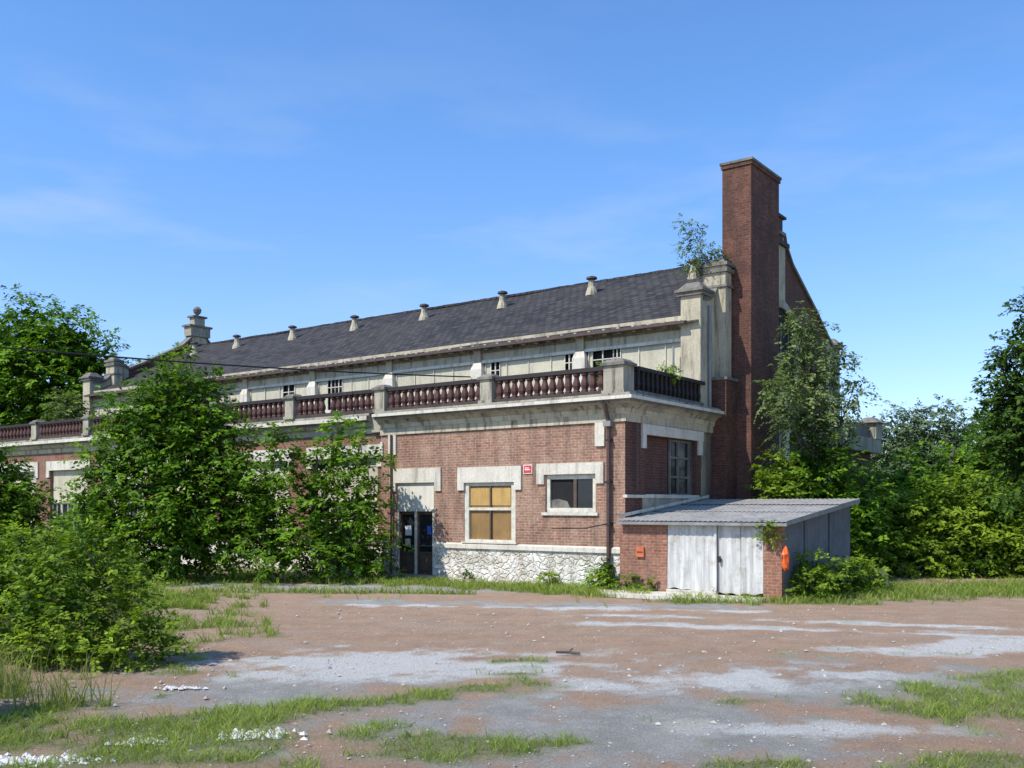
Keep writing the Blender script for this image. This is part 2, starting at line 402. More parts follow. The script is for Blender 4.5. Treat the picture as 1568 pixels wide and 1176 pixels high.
# upper hall
HV0,HV1,RV=4.5,17.0,10.75
EZ,RZ=7.82,11.0
h=MB()
dark={0:[(2.75,3.8)],1:[(4.5,4.85),(7.5,7.9)],3:[(15.2,16.05)],4:[(17.95,18.7)],5:[(24.2,24.9)],6:[(26,26.6)]}
h.wall('x',HV0,-33,0,5.0,5.85,[],'dark_masonry',.1)  # darker lower band, cuts contrast in the gaps between balusters
h.wall('x',HV0,-33,0,7.18,EZ+.1,[],'plaster',.1)
h.box(-33,-.3,HV0-.05,HV0,7.14,7.24,'white')
h.box(-33,-.3,HV0-.06,HV0,7.50,7.56,'stone')
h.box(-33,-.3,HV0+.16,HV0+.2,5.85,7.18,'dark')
for k in range(8):
    u0=4.2*k; 
    a=u0+.27; b_=u0+3.93
    h.box(-b_,-a,HV0-.02,HV0+.12,5.85,5.98,'frame')
    n=4; L0=(b_-a)/n
    dk=dark.get(k,[])
    segs=[(a+j*L0,a+(j+1)*L0) for j in range(n)]
    cuts=sorted({a,b_,*[x for s in segs for x in s],*[x for s in dk for x in s]})
    cuts=[x for x in cuts if a<=x<=b_]
    for j in range(len(cuts)-1):
        s0,s1=cuts[j],cuts[j+1]; cm=(s0+s1)/2
        if s1-s0<.02: continue
        if any(q[0]<cm<q[1] for q in dk):
            for f in (0,.5,1.0):
                xx=s0+(s1-s0)*f; h.box(-xx-.02,-xx+.02,HV0+.03,HV0+.07,5.98,7.14,'frame')
            h.box(-s1,-s0,HV0+.03,HV0+.068,6.55,6.59,'frame'); h.box(-s1,-s0,HV0+.03,HV0+.068,6.85,6.88,'frame')
        else:
            h.box(-s1+.012,-s0-.012,HV0+.05+.01*random.random(),HV0+.1,5.98,7.175,'panel')
            h.box(-s1-.015,-s1+.015,HV0+.02,HV0+.06,5.98,7.14,'frame')
for k in range(0,8):
    u=4.2*k+4.2
    if u>32: break
    h.box(-u-.24,-u+.24,HV0-.16,HV0+.1,5.09,6.95,'white')
    h.frustum(-u-.24,-u+.24,HV0-.16,HV0+.1,6.95,7.2,.09,'white')
    h.box(-u-.15,-u+.15,HV0-.1,HV0,7.2,7.7,'plaster')
for i in range(62):
    u=.6+i*.525
    if u<32.6: h.box(-u-.05,-u+.05,HV0-.24,HV0,7.58,7.76,'plaster')
h.build('clerestory_wall',B)
# roof
r=MB()
sl=(RZ-EZ)/(RV-HV0)
def roofz(v): return EZ+(v-HV0)*sl if v<RV else EZ+(HV1-v)*sl
nx=66; ny=12
def rz(x,v): return roofz(v)+.018*math.sin(x*1.3)+.02*math.sin(x*.45+v)
xs=[-33+33*i/nx for i in range(nx+1)]
for side in (0,1):
    vs=[HV0-.32+(RV-HV0+.32)*j/ny for j in range(ny+1)] if side==0 else [RV+(HV1+.32-RV)*j/ny for j in range(ny+1)]
    for i in range(nx):
        for j in range(ny):
            q=[(xs[i],vs[j]),(xs[i+1],vs[j]),(xs[i+1],vs[j+1]),(xs[i],vs[j+1])]
            r.quad([(x,v,rz(x,v)) for x,v in q],'slate')
random.seed(2)
for i in range(110):
    x0=-33+i*.3; r.box(x0+.01,x0+.29,RV-.09,RV+.09,RZ-.03,RZ+.05+.02*random.random(),'slate')
r.box(-33,-.35,HV0-.42,HV0-.3,EZ-.22,EZ-.14,'pipe')
r.box(-33,-.35,HV0-.3,HV0,EZ-.16,EZ-.11,'frame_brown')
for i in range(160):
    x0=-32.8+random.random()*32; v=HV0-.36+random.random()*.2
    r.box(x0,x0+.2,v,v+.14,roofz(v)+.02,roofz(v)+.05,'stone' if random.random()<.35 else 'slate')
r.build('slate_roof',B)
ve=MB()
for u in (2.5,6.7,10.9,15.1,19.3,23.5,27.7,31.2):
    z=roofz(9.2)-.05
    ve.lathe(-u,9.2,[(.24,z-.05),(.22,z+.08),(.14,z+.3),(.12,z+.46),(.12,z+.53)],'plaster',10)
    ve.lathe(-u,9.2,[(.1,z+.53),(.1,z+.58),(.21,z+.58),(.2,z+.65),(.05,z+.70)],'pipe',10)
ve.build('roof_vents',B)
def gable(x0,x1,bz,name,east):
    g=MB()
    half=[(4.5,8.3),(4.95,8.36),(5.3,8.55),(5.6,8.9),(5.85,9.4),(6.3,9.35),(6.5,9.2)]
    half2=[(4.5,8.3),(4.95,8.33),(5.85,8.75)] if east else half
    mid=[(v,roofz(v)+.34) for v in (7.2,8.5,9.6)]+[(10.2,11.3),(10.35,11.65)]
    prof=half+mid+[(2*RV-v,z) for v,z in reversed(half2+mid)]
    for i in range(len(prof)-1):
        (v0,z0),(v1,z1)=prof[i],prof[i+1]
        k='plaster' if (v1<=6.6 or v0>=2*RV-6.6 or (v0>10.1 and v1<11.4)) else 'brick_side'
        for xx in (x0,x1):
            g.quad([(xx,v0,bz),(xx,v1,bz),(xx,v1,z1),(xx,v0,z0)],k)
        a=.09
        P=[(x0-a,v0,z0),(x1+a,v0,z0),(x1+a,v1,z1),(x0-a,v1,z1)]
        g.quad([(p[0],p[1],p[2]+.12) for p in P],'stone'); g.quad(P,'stone')
        g.quad([P[1],P[2],(P[2][0],P[2][1],P[2][2]+.12),(P[1][0],P[1][1],P[1][2]+.12)],'stone')
        g.quad([P[0],P[3],(P[3][0],P[3][1],P[3][2]+.12),(P[0][0],P[0][1],P[0][2]+.12)],'stone')
    for v in (4.5,17.0): g.quad([(x0,v,bz),(x1,v,bz),(x1,v,8.3),(x0,v,8.3)],'plaster')
    for v in (4.4,16.6):
        g.box(x0-.22,x1+.06,v-.06,v+.5,5.09,8.45,'plaster'); g.box(x0-.3,x1+.15,v-.14,v+.58,8.45,8.56,'stone')
        g.box(x0-.36,x1+.2,v-.2,v+.64,8.56,8.64,'stone'); g.frustum(x0-.3,x1+.15,v-.14,v+.58,8.64,8.86,.2,'stone')
    for v in ((5.5,) if east else (5.5,15.6)):
        g.box(x0-.05,x1+.34,v-.02,v+.42,6.05,9.5,'plaster'); g.box(x0-.12,x1+.42,v-.09,v+.49,9.3,9.42,'stone')
        g.box(x0-.12,x1+.42,v-.09,v+.49,9.5,9.6,'stone'); g.frustum(x0-.02,x1+.3,v,v+.4,9.6,9.75,.1,'stone')
        g.box(x0-.1,x1+.4,v-.07,v+.47,8.85,8.92,'stone')
    if east:
        g.box(x0-.02,x1+.02,RV-.45,RV+.25,11.4,12.25,'dark_masonry'); g.box(x0-.1,x1+.1,RV-.55,RV+.42,12.25,12.33,'dark_masonry')
        g.frustum(x0-.1,x1+.1,RV-.5,RV+.38,12.33,12.5,.2,'dark_masonry')
        g.box(x0-.08,x1+.1,RV-.5,RV+.72,11.3,11.45,'dark_masonry')
    else:
        g.box(x0-.12,x1+.14,RV-.62,RV+.62,11.5,12.0,'cornice'); g.box(x0-.2,x1+.22,RV-.72,RV+.72,12.0,12.1,'stone')
        g.box(x0-.05,x1+.05,RV-.33,RV+.33,12.1,12.55,'cornice'); g.box(x0-.14,x1+.14,RV-.44,RV+.44,12.55,12.64,'stone')
        xm=(x0+x1)/2
        g.lathe(xm,RV,[(.12,12.64),(.07,12.72),(.2,12.85),(.24,13.0),(.16,13.12),(.05,13.2)],'stone',10)
    if east:
        R=1.4; cz=7.7; n=20
        for i in range(n):
            a0=math.pi*i/n; a1=math.pi*(i+1)/n
            q=lambda rr,a,xx:(xx,RV-rr*math.cos(a),cz+rr*math.sin(a))
            g.quad([q(R,a0,x1+.1),q(R,a1,x1+.1),q(R+.28,a1,x1+.1),q(R+.28,a0,x1+.1)],'cornice')
            g.quad([q(R+.28,a0,x1+.1),q(R+.28,a1,x1+.1),q(R+.28,a1,x1),q(R+.28,a0,x1)],'cornice')
            g.quad([q(R,a0,x1+.1),q(R,a1,x1+.1),q(R,a1,x1),q(R,a0,x1)],'cornice')
            g.quad([q(0,a0,x1+.012),q(R,a0,x1+.012),q(R,a1,x1+.012)],'dark')
        g.box(x1,x1+.1,RV-R-.28,RV-R,5.2,cz,'cornice'); g.box(x1,x1+.1,RV+R,RV+R+.28,5.2,cz,'cornice')
        g.box(x1,x1+.012,RV-R,RV+R,5.3,cz,'dark')
        for f in (-.5,.0,.5): g.box(x1+.013,x1+.06,RV+f*R-.04,RV+f*R+.04,5.3,cz+.8,'stone')
        g.sweep([(x1,8.3),(x1,17.2)],[(0,4.95),(.12,4.98),(.18,5.12),(0,5.16)],'cornice')
        for v in (12.75,14.4): g.box(x1,x1+.12,v,v+.4,.0,4.94,'cornice')
        g.box(x1,x1+.12,10.95,11.4,0,6.4,'white')
    g.build(name,B)
gable(-.36,0,0,'east_gable',True)
gable(-33.3,-32.95,0,'west_gable',False)
q=MB()
q.wall('x',HV1,-33,0,0,8,[],'brick_side',.1)
q.box(-33,0,HV1+.01,21.5,0,4.5,'brick_side'); q.box(-33.3,.35,HV1+.012,21.85,4.5,5.1,'cornice')
q.box(-33,.1,21.3,21.6,5.1,5.7,'stone'); q.box(-.1,.1,17.2,21.29,5.1,5.7,'stone')
q.box(-.35,.4,20.9,21.8,5.102,5.8,'cornice'); q.frustum(-.5,.55,20.75,21.95,5.8,6.05,.35,'stone')
q.build('rear_aisle',B)
ch=MB()
ch.box(.003,.94,6.0,8.27,0,12.58,'brick_red')
ch.box(-.03,.98,5.96,8.31,12.58,12.70,'brick_red'); ch.box(-.06,1.01,5.93,8.34,12.70,12.77,'stone')
ch.box(.05,.88,6.1,8.2,12.77,12.81,'dark'); ch.box(.4,.6,6.4,6.6,12.77,12.90,'stone')
ch.box(.003,.47,5.24,5.998,0,6.0,'brick_red'); ch.box(-.02,.52,5.2,5.997,6.0,6.08,'stone')
ch.build('brick_chimney',B)

e=MB()
A2=Vector(W(8.6,4.3,6.69)); P0=Vector((-20,20,6.45)); pts=[]
for i in range(30):
    f=i/29; p=A2.lerp(P0,f); p.z-=4*f*(1-f)*.26; pts.append(p)
e.tube(pts,.024,'iron',5)
e.build('overhead_cable')
e=MB(); e.lathe(-20,20,[(.17,0),(.11,7.2)],'bark',10); e.box(-20.6,-19.4,19.95,20.05,6.4,6.52,'bark'); e.build('utility_pole')

# ------------------------------------------------------------------ shed
S=empty('corrugated_shed',(CX,CY,0),ANG)
s=MB()
def sroof(v): return 1.86+(v+.3)/5.1*.53
s.box(.02,1.37,-.3,-.12,0,1.82,'brick_orange')
s.box(3.86,4.3,-.3,-.1,0,1.82,'brick_orange')
s.box(.52,.74,-.36,-.301,.92,1.17,'orangebox'); s.box(.55,.71,-.365,-.361,1.02,1.06,'frame_brown')
s.build('brick_walls',S)
s=MB()
def corr(mb,x0,x1,zf0,zf1,y,amp,per,k,tilt=0):
    n=int((x1-x0)/per*6)
    for i in range(n):
        a=x0+(x1-x0)*i/n; b_=x0+(x1-x0)*(i+1)/n
        f=lambda x: y+amp*math.sin(2*math.pi*x/per)
        z0=zf0+.02*math.sin(a*5)+.015*math.sin(a*17)
        mb.quad([(a,f(a)-tilt,z0),(b_,f(b_)-tilt,z0),(b_,f(b_),zf1),(a,f(a),zf1)],k)
corr(s,1.38,2.64,.16,1.80,-.29,.008,.17,'cmetal',.03)
corr(s,2.71,3.28,.10,1.79,-.27,.008,.17,'cmetal',-.02)
corr(s,3.30,3.85,.14,1.79,-.28,.008,.17,'cmetal',.0)
s.box(1.37,2.7,-.36,-.22,0,.15,'white')
s.box(2.64,2.70,-.34,-.28,.16,1.8,'cmetal'); s.box(1.37,3.86,-.33,-.3,1.76,1.82,'lead')
s.box(2.74,2.80,-.345,-.3,.85,1.0,'iron')
s.box(1.4,3.85,-.2,-.19,0,1.7,'dark')
s.build('metal_doors',S)
s=MB()
for i in range(260):
    v0=-.1+4.9*i/260; v1=-.1+4.9*(i+1)/260
    f=lambda v: 4.28+.012*math.sin(2*math.pi*v/.12)
    s.quad([(f(v0),v0,.0),(f(v1),v1,.0),(f(v1),v1,sroof(v1)-.03),(f(v0),v0,sroof(v0)-.03)],'gmetal')
s.quad([(0,4.8,0),(4.28,4.8,0),(4.28,4.8,2.33),(0,4.8,2.33)],'gmetal')
s.box(4.29,4.32,1.2,1.26,0,2.0,'gmetal'); s.box(4.29,4.32,3.0,3.06,0,2.15,'gmetal')
s.build('side_cladding',S)
s=MB()
n=300
for i in range(n):
    a=.03+(4.5-.03)*i/n; b_=.03+(4.5-.03)*(i+1)/n
    f=lambda x,v: sroof(v)+.008*math.sin(2*math.pi*x/.13)
    for (v0,v1) in ((-.52,1.6),(1.5,3.3),(3.2,4.95)):
        o=.012*(v0>0)+.012*(v0>2)
        s.quad([(a,v0,f(a,v0)+o),(b_,v0,f(b_,v0)+o),(b_,v1,f(b_,v1)),(a,v1,f(a,v1))],'rmetal')
s.box(.03,4.5,-.5,-.46,1.74,1.815,'lead')
s.quad([(4.5,-.52,1.75),(4.5,4.95,2.28),(4.5,4.95,2.40),(4.5,-.52,1.86)],'lead')
s.box(.02,.06,-.3,4.9,1.8,1.82,'lead')
s.quad([(.075,-.45,1.9),(.075,4.9,2.46),(.075,4.9,2.54),(.075,-.45,1.99)],'white')
s.build('corrugated_roof',S)
o_=MB()
cx,cy,_=W(-4.42,-.38)
def rag(cx,cy):
    prof=[(.015,1.26),(.06,1.22),(.085,1.1),(.07,.98),(.1,.88),(.08,.78),(.03,.74)]
    g=np.random.default_rng(4); n=9; b=len(o_.v)
    for r,z in prof:
        for i in range(n):
            a=2*math.pi*i/n; rr=r*g.uniform(.6,1.3); o_.v.append((cx+rr*math.cos(a),cy+rr*math.sin(a),z+g.normal(0,.02)))
    mi=o_.mi('orange')
    for j in range(len(prof)-1):
        for i in range(n):
            i2=(i+1)%n; o_.f.append((b+j*n+i,b+j*n+i2,b+(j+1)*n+i2,b+(j+1)*n+i)); o_.m.append(mi)
rag(cx,cy)
o_.build('orange_plastic_bag',None,False)
k=MB()
sl_=[W(.3,-.9),W(-1.5,-.45),W(-4.0,-.5),W(-4.1,-1.0),W(-2.6,-1.5),W(-.4,-1.7)]
k.quad([(p[0],p[1],.09) for p in sl_],'white')
for i in range(6):
    a,b_=sl_[i],sl_[(i+1)%6]; k.quad([(a[0],a[1],0),(b_[0],b_[1],0),(b_[0],b_[1],.09),(a[0],a[1],.09)],'white')
k.build('concrete_slab')
k=MB(); bx,by=9.5,25.6
k.v+=[(bx-.4,by-.3,0),(bx+.4,by-.2,0),(bx+.45,by+.3,0),(bx-.35,by+.35,0),(bx-.35,by-.25,.62),(bx+.3,by-.2,.55),(bx+.4,by+.25,.4),(bx-.3,by+.3,.6)]
for f_ in ((4,5,6,7),(0,1,5,4),(1,2,6,5),(2,3,7,6),(3,0,4,7)): k.f.append(f_); k.m.append(k.mi('stone'))
k.quad([(bx-.25,by-.29,.1),(bx+.2,by-.235,.1),(bx+.18,by-.225,.42),(bx-.25,by-.275,.45)],'dark')
k.build('broken_concrete_block')
k=MB(); k.tube([(.65,14.3,.05),(.85,14.35,.04),(1.0,14.3,.03)],.022,'bark',6); k.tube([(.84,14.35,.04),(.9,14.45,.08)],.012,'bark',5); k.build('broken_branch')

# ------------------------------------------------------------------ foliage
def quads_mesh(name, V, shade, mat, extra=None):
    n=len(V); ev=[];ef=[]
    if extra: ev=extra.v; ef=extra.f
    nv0=len(ev)
    co=np.concatenate([np.array(ev,dtype=float).reshape(-1,3), V.reshape(-1,3)]) if nv0 else V.reshape(-1,3)
    me=bpy.data.meshes.new(name)
    me.vertices.add(len(co)); me.vertices.foreach_set('co',co.astype(np.float32).ravel())
    lt=[len(f) for f in ef]; el=[i for f in ef for i in f]
    loops=np.concatenate([np.array(el,dtype=np.int32), np.arange(n*4,dtype=np.int32)+nv0])
    tot=np.concatenate([np.array(lt,dtype=np.int32), np.full(n,4,dtype=np.int32)])
    st=np.concatenate([[0],np.cumsum(tot)[:-1]]).astype(np.int32)
    me.loops.add(len(loops)); me.loops.foreach_set('vertex_index',loops)
    me.polygons.add(len(tot)); me.polygons.foreach_set('loop_start',st); me.polygons.foreach_set('loop_total',tot)
    me.materials.append(mat)
    mi=np.zeros(len(tot),dtype=np.int32)
    if extra:
        me.materials.append(M['bark']); mi[:len(ef)]=1
    me.polygons.foreach_set('material_index',mi)
    at=me.attributes.new('shade','FLOAT','POINT')
    at.data.foreach_set('value',np.concatenate([np.zeros(nv0),np.repeat(shade,4)]).astype(np.float32))
    me.update(calc_edges=True); me.validate()
    ob=bpy.data.objects.new(name,me); COL.objects.link(ob); return ob
def unit(a): return a/np.maximum(np.linalg.norm(a,axis=-1,keepdims=True),1e-6)

def tree(name, base, lobes, mat, dens=22, k=1.0, m=9, droop=.3, seed=1, trunk=.12, leaf=.17, inner=.35, core=1.0, up=.25):
    g=np.random.default_rng(seed)
    T=MB(); bx,by,bz=base
    top=max(l[2] for l in lobes)
    cx=np.mean([l[0] for l in lobes]); cy=np.mean([l[1] for l in lobes])
    spine=[]
    for i in range(7):
        f=i/6; spine.append((bx+(cx-bx)*f+.12*math.sin(i*2.1+seed), by+(cy-by)*f+.1*math.cos(i*1.7), bz+(top-bz)*f*.92))
    if trunk: T.tube(spine,[trunk*(1-.8*i/6) for i in range(7)],'bark',8)
    C=[];D=[];Ln=[];SH=[];CV=[];CS=[]
    for li,l in enumerate(lobes):
        lx,ly,lz,R=l[:4]
        if trunk:
            zs=bz+max(.1,(lz-bz)*.55); f=min(1,max(0,(zs-bz)/max(.1,(top-bz)*.92)))
            sp=Vector((bx+(cx-bx)*f,by+(cy-by)*f,zs)); ep=Vector((lx,ly,lz))
            md=sp.lerp(ep,.5)+Vector((g.normal(0,.1),g.normal(0,.1),.15*R))
            r0=trunk*.45*(1-.5*f)
            T.tube([sp,md,ep],[r0,r0*.6,r0*.3],'bark',6)
            for _ in range(5):
                dd=Vector(g.normal(size=3)); dd.z=abs(dd.z)*.6; dd.normalize()
                T.tube([ep,ep+dd*R*.45,ep+dd*R*.8+Vector((0,0,-.05*R))],[r0*.3,r0*.2,r0*.08],'bark',4)
        n=int(4*math.pi*R*R*dens/(k*k))
        d=unit(g.normal(size=(n,3))); 
        ph=g.uniform(0,6.28,6)
        lump=1+.22*np.sin(4*d[:,0]+ph[0])*np.sin(4*d[:,1]+ph[1])+.22*np.sin(6*d[:,2]+ph[2]+3*d[:,0])+.14*np.sin(11*d[:,0]+ph[3])*np.sin(9*d[:,2]+ph[4])
        gap=np.sin(6*d[:,0]+ph[5])*np.sin(5*d[:,1]+ph[3])*np.sin(6*d[:,2]+ph[1])
        keep=(gap<.2)|(g.random(n)<.3); 
        r=R*lump*(inner+(1-inner)*g.random(n)**.4)*.95
        r=np.where(g.random(n)<.08,r*1.28,r)
        p=np.array([lx,ly,lz])+d*r[:,None]*np.array([1.05,1.0,.95])
        keep&=p[:,2]>bz+.03
        p=p[keep]; d=d[keep]; rr=(r/R)[keep]
        C.append(p); dd=unit(d*.8+g.normal(size=d.shape)*.55+np.array([0,0,up])); D.append(dd)
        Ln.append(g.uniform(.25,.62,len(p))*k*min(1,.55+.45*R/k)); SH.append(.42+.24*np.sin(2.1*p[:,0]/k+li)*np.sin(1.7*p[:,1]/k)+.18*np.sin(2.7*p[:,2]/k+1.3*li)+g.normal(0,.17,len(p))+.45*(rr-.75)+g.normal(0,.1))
        if core:
            nc=int(4*math.pi*R*R*9*core/(k*k))+4
            dc=unit(g.normal(size=(nc,3))); pc=np.array([lx,ly,lz])+dc*(R*.62*g.random(nc)**.4)[:,None]
            pc=pc[pc[:,2]>bz+.1]; nc=len(pc)
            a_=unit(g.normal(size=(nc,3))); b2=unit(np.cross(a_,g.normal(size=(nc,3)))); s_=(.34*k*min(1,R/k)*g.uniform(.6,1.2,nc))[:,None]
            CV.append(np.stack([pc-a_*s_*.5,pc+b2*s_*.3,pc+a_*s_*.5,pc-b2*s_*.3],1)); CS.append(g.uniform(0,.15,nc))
    C=np.concatenate(C);D=np.concatenate(D);Ln=np.concatenate(Ln);SH=np.concatenate(SH)
    nt_=len(C)
    s=np.linspace(.1,1,m)[None,:,None]
    pos=C[:,None,:]+D[:,None,:]*Ln[:,None,None]*s
    pos[...,2]-=droop*(Ln[:,None]*(s[...,0]**2))
    side=unit(np.cross(D,np.array([0,0,1.0])+g.normal(0,.25,D.shape)))
    sg=np.where(np.arange(m)%2==0,1,-1)[None,:,None]
    ax=unit(side[:,None,:]*sg+D[:,None,:]*.55+g.normal(0,.28,(nt_,m,3))+np.array([0,0,-.25]))
    nrm=unit(np.array([-.25,-.2,1.0])+D[:,None,:]*.4+g.normal(0,.45,(nt_,m,3)))
    bx_=unit(np.cross(ax,nrm))
    Lf=(leaf*k*g.uniform(.7,1.3,(nt_,m))*(1-.3*np.abs(s[...,0]-.4)))[...,None]
    P0=pos; P1=pos+ax*Lf*.45+bx_*Lf*.26; P2=pos+ax*Lf; P3=pos+ax*Lf*.45-bx_*Lf*.26
    P2=P2-np.array([0,0,.12])*Lf
    V=np.stack([P0,P1,P2,P3],axis=2).reshape(-1,4,3)
    sh=np.clip(SH[:,None]+g.normal(0,.12,(nt_,m)),0,1).ravel()
    if core: V=np.concatenate([V]+CV); sh=np.concatenate([sh]+CS)
    return quads_mesh(name,V,sh,L[mat],T if trunk else None)

Y=29.0
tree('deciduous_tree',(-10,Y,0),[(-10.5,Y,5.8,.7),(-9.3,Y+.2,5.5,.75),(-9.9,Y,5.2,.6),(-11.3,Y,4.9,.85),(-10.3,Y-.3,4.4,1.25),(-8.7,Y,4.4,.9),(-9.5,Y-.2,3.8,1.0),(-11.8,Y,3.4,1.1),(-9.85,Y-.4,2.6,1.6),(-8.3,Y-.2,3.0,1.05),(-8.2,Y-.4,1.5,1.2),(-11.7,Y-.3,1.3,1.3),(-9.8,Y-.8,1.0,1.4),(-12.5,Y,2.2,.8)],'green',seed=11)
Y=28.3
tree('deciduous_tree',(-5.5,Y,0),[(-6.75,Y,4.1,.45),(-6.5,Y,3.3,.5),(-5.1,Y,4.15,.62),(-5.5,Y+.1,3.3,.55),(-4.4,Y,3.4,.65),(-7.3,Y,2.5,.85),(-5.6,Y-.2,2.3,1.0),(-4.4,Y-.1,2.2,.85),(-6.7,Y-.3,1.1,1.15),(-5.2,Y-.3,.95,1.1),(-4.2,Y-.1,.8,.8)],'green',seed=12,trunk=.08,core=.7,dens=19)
tree('shrub',(-16.6,33,0),[(-17.0,33,2.5,1.0),(-17.4,33,3.4,.8),(-16.6,33,1.6,1.0),(-15.4,32.6,.8,.7),(-18.3,33,2.6,1.3),(-13.9,31.5,.7,.8),(-13.2,30.6,.9,.8),(-18,33,1,1.2)],'green',seed=13,trunk=.08)
Y=56
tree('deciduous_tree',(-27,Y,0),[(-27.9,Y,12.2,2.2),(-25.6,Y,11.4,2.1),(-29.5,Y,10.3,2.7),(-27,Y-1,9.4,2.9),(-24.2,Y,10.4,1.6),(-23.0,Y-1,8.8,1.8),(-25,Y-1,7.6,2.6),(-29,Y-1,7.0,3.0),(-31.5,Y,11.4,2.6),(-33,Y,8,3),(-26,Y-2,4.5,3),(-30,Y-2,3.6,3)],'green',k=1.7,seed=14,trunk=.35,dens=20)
x,y,_=W(32,2.6); tree('self_seeded_shrub',(x,y,5.1),[(x,y,6.9,.75),(x+.3,y,6.2,.7),(x-.5,y,5.8,.7),(x+.6,y,5.6,.5)],'grey',seed=15,trunk=.05)
x,y,_=W(24,3.0); tree('self_seeded_tree',(x,y,5.1),[(x+.5,y,8.6,.5),(x-.2,y,8.0,.65),(x+.7,y,7.6,.6),(x,y,7.0,.8),(x-.8,y,7.1,.55)],'bright',seed=16,trunk=.06,dens=14,core=.4)
Y=13.6
tree('shrub',(-5.9,Y,0),[(-6.1,Y,1.85,.24),(-5.65,Y,1.75,.2),(-5.6,Y,1.4,.32),(-6.3,Y,1.45,.36),(-5.25,Y-.1,1.0,.36),(-5.9,Y-.2,.95,.5),(-6.6,Y,.95,.45),(-5.0,Y-.2,.5,.32),(-4.8,Y-.2,.22,.24),(-5.6,Y-.4,.35,.5),(-6.2,Y-.4,.3,.5),(-5.2,Y-.4,.2,.32),(-6.9,Y,.5,.5),(-6.9,Y+.2,1.25,.25)],'bright',k=.5,dens=13,seed=17,trunk=.03,leaf=.18,up=.8,core=.5)
tree('shrub',(-8.8,17.5,0),[(-8.9,17.5,1.2,.6),(-8.3,17.3,1.3,.5),(-9.4,17.5,.8,.8),(-8.0,17.2,.6,.6),(-8.8,17.0,.5,.7),(-10.2,18,1.2,.9),(-7.3,18.2,.6,.45)],'bright',k=.65,dens=17,seed=18,trunk=.03,up=.6)
tree('shrub',(-6.4,9.8,0),[(-6.3,9.8,1.0,.55),(-6.5,9.9,.4,.6),(-6.9,9.5,1.0,.7)],'green',k=.6,seed=19,trunk=.03)
Y=29.3
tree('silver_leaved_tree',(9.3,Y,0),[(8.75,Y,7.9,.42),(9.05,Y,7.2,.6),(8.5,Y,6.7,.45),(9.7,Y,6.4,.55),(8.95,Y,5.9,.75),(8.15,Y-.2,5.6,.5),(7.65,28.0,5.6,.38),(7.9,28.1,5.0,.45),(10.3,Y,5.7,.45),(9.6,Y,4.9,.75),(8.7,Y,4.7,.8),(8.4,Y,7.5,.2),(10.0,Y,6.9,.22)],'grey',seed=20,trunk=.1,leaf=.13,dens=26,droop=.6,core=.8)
tree('shrub',(9.3,Y-.2,0),[(9.6,Y-.2,3.4,.8),(8.8,Y-.4,3.2,.9),(10.3,Y,2.3,.8),(9.3,Y-.4,2.2,1.0),(10.4,Y-.3,1.2,1.0),(9.2,Y-.8,1.0,.9)],'green',seed=21,trunk=.07)
tree('shrub',(8.1,28.9,0),[(7.9,28.9,3.3,.5),(8.4,28.8,3.0,.6),(7.6,28.7,2.7,.5),(8.2,28.6,2.2,.7),(8.2,28.8,1.2,.8)],'bright',seed=22,trunk=.05)
tree('shrub',(7.5,22.9,0),[(6.85,22.45,.4,.38),(7.2,22.9,.45,.45),(7.9,23.5,.45,.5),(8.6,24.1,.4,.5),(6.95,22.7,.85,.25),(9.2,24.8,.3,.4)],'bright',k=.8,seed=23,trunk=.03)
tree('shrub',(13,31,0),[(11,30.8,1.5,.9),(12.2,31,1.8,1),(13.5,31,1.95,1.1),(14.7,31,1.9,1.2),(15.9,31,1.8,1.3),(11.6,30.3,.6,.9),(12.9,30.2,.6,1),(14.1,30.3,.7,1),(15.3,30.4,.6,1),(16.6,30.5,.7,1.1),(12.4,31.4,2.1,.6),(15.3,31.4,2.4,.8),(17.2,31,1.8,1.3)],'bright',seed=24,trunk=.06,dens=20)
tree('deciduous_tree',(17.5,40,0),[(14.4,39,1.9,1.2),(15.4,40,2.5,1.2),(16.6,40,3.0,1.3),(18.2,40,3.3,1.4),(20.2,40,4.3,1.8),(22,40,5,2.2),(16,39,1.8,1.5),(18.5,39,2.0,1.6),(21,39,2.2,2)],'green',k=1.3,seed=25,trunk=.2,dens=18)
for i,(x,z) in enumerate(((1372,9.6),(1395,8.8),(1415,9.6),(1448,9.9),(1480,8.6),(1515,9.2),(1345,8.4),(1560,9.2))):
    X=(x-784)/21.2
    tree('poplar_tree',(X,70,0),[(X,70,z-.6,.6),(X,70,z-1.6,1.0),(X+.2,70,z-3,1.4),(X-.2,70,z-4.6,1.7),(X,70,z-6.2,1.9)],'pale',k=1.7,seed=30+i,trunk=.15,dens=18,droop=.1)
Y=27
tree('overhanging_tree',(15.6,Y+1,0),[(14.9,Y,7.5,.9),(14.2,Y,6.5,.65),(15.2,Y,6.2,1.2),(13.75,Y,5.4,.55),(14.3,Y,5.0,.9),(15.4,Y,4.8,1.4),(13.7,Y,4.2,.65),(14.7,Y,3.5,1.2),(16.4,Y,7.2,1.4),(15.9,Y,3.2,1.3),(13.6,Y,6.1,.35)],'dark',seed=40,trunk=.2)
x,y,_=W(.35,5.6); tree('sapling_on_parapet',(x,y,9.3),[(x-.5,y,10.2,.38),(x+.05,y,9.8,.4),(x-.35,y,10.75,.28),(x-.75,y,10.95,.18),(x+.35,y,9.9,.28),(x-.4,y,9.6,.38)],'grey',k=.6,seed=41,trunk=.025,dens=13,leaf=.15,core=.3)
x,y,_=W(.9,.35); tree('weed_on_balustrade',(x,y,5.1),[(x,y,5.95,.16),(x+.1,y,5.7,.2)],'bright',k=.5,seed=42,trunk=.01)
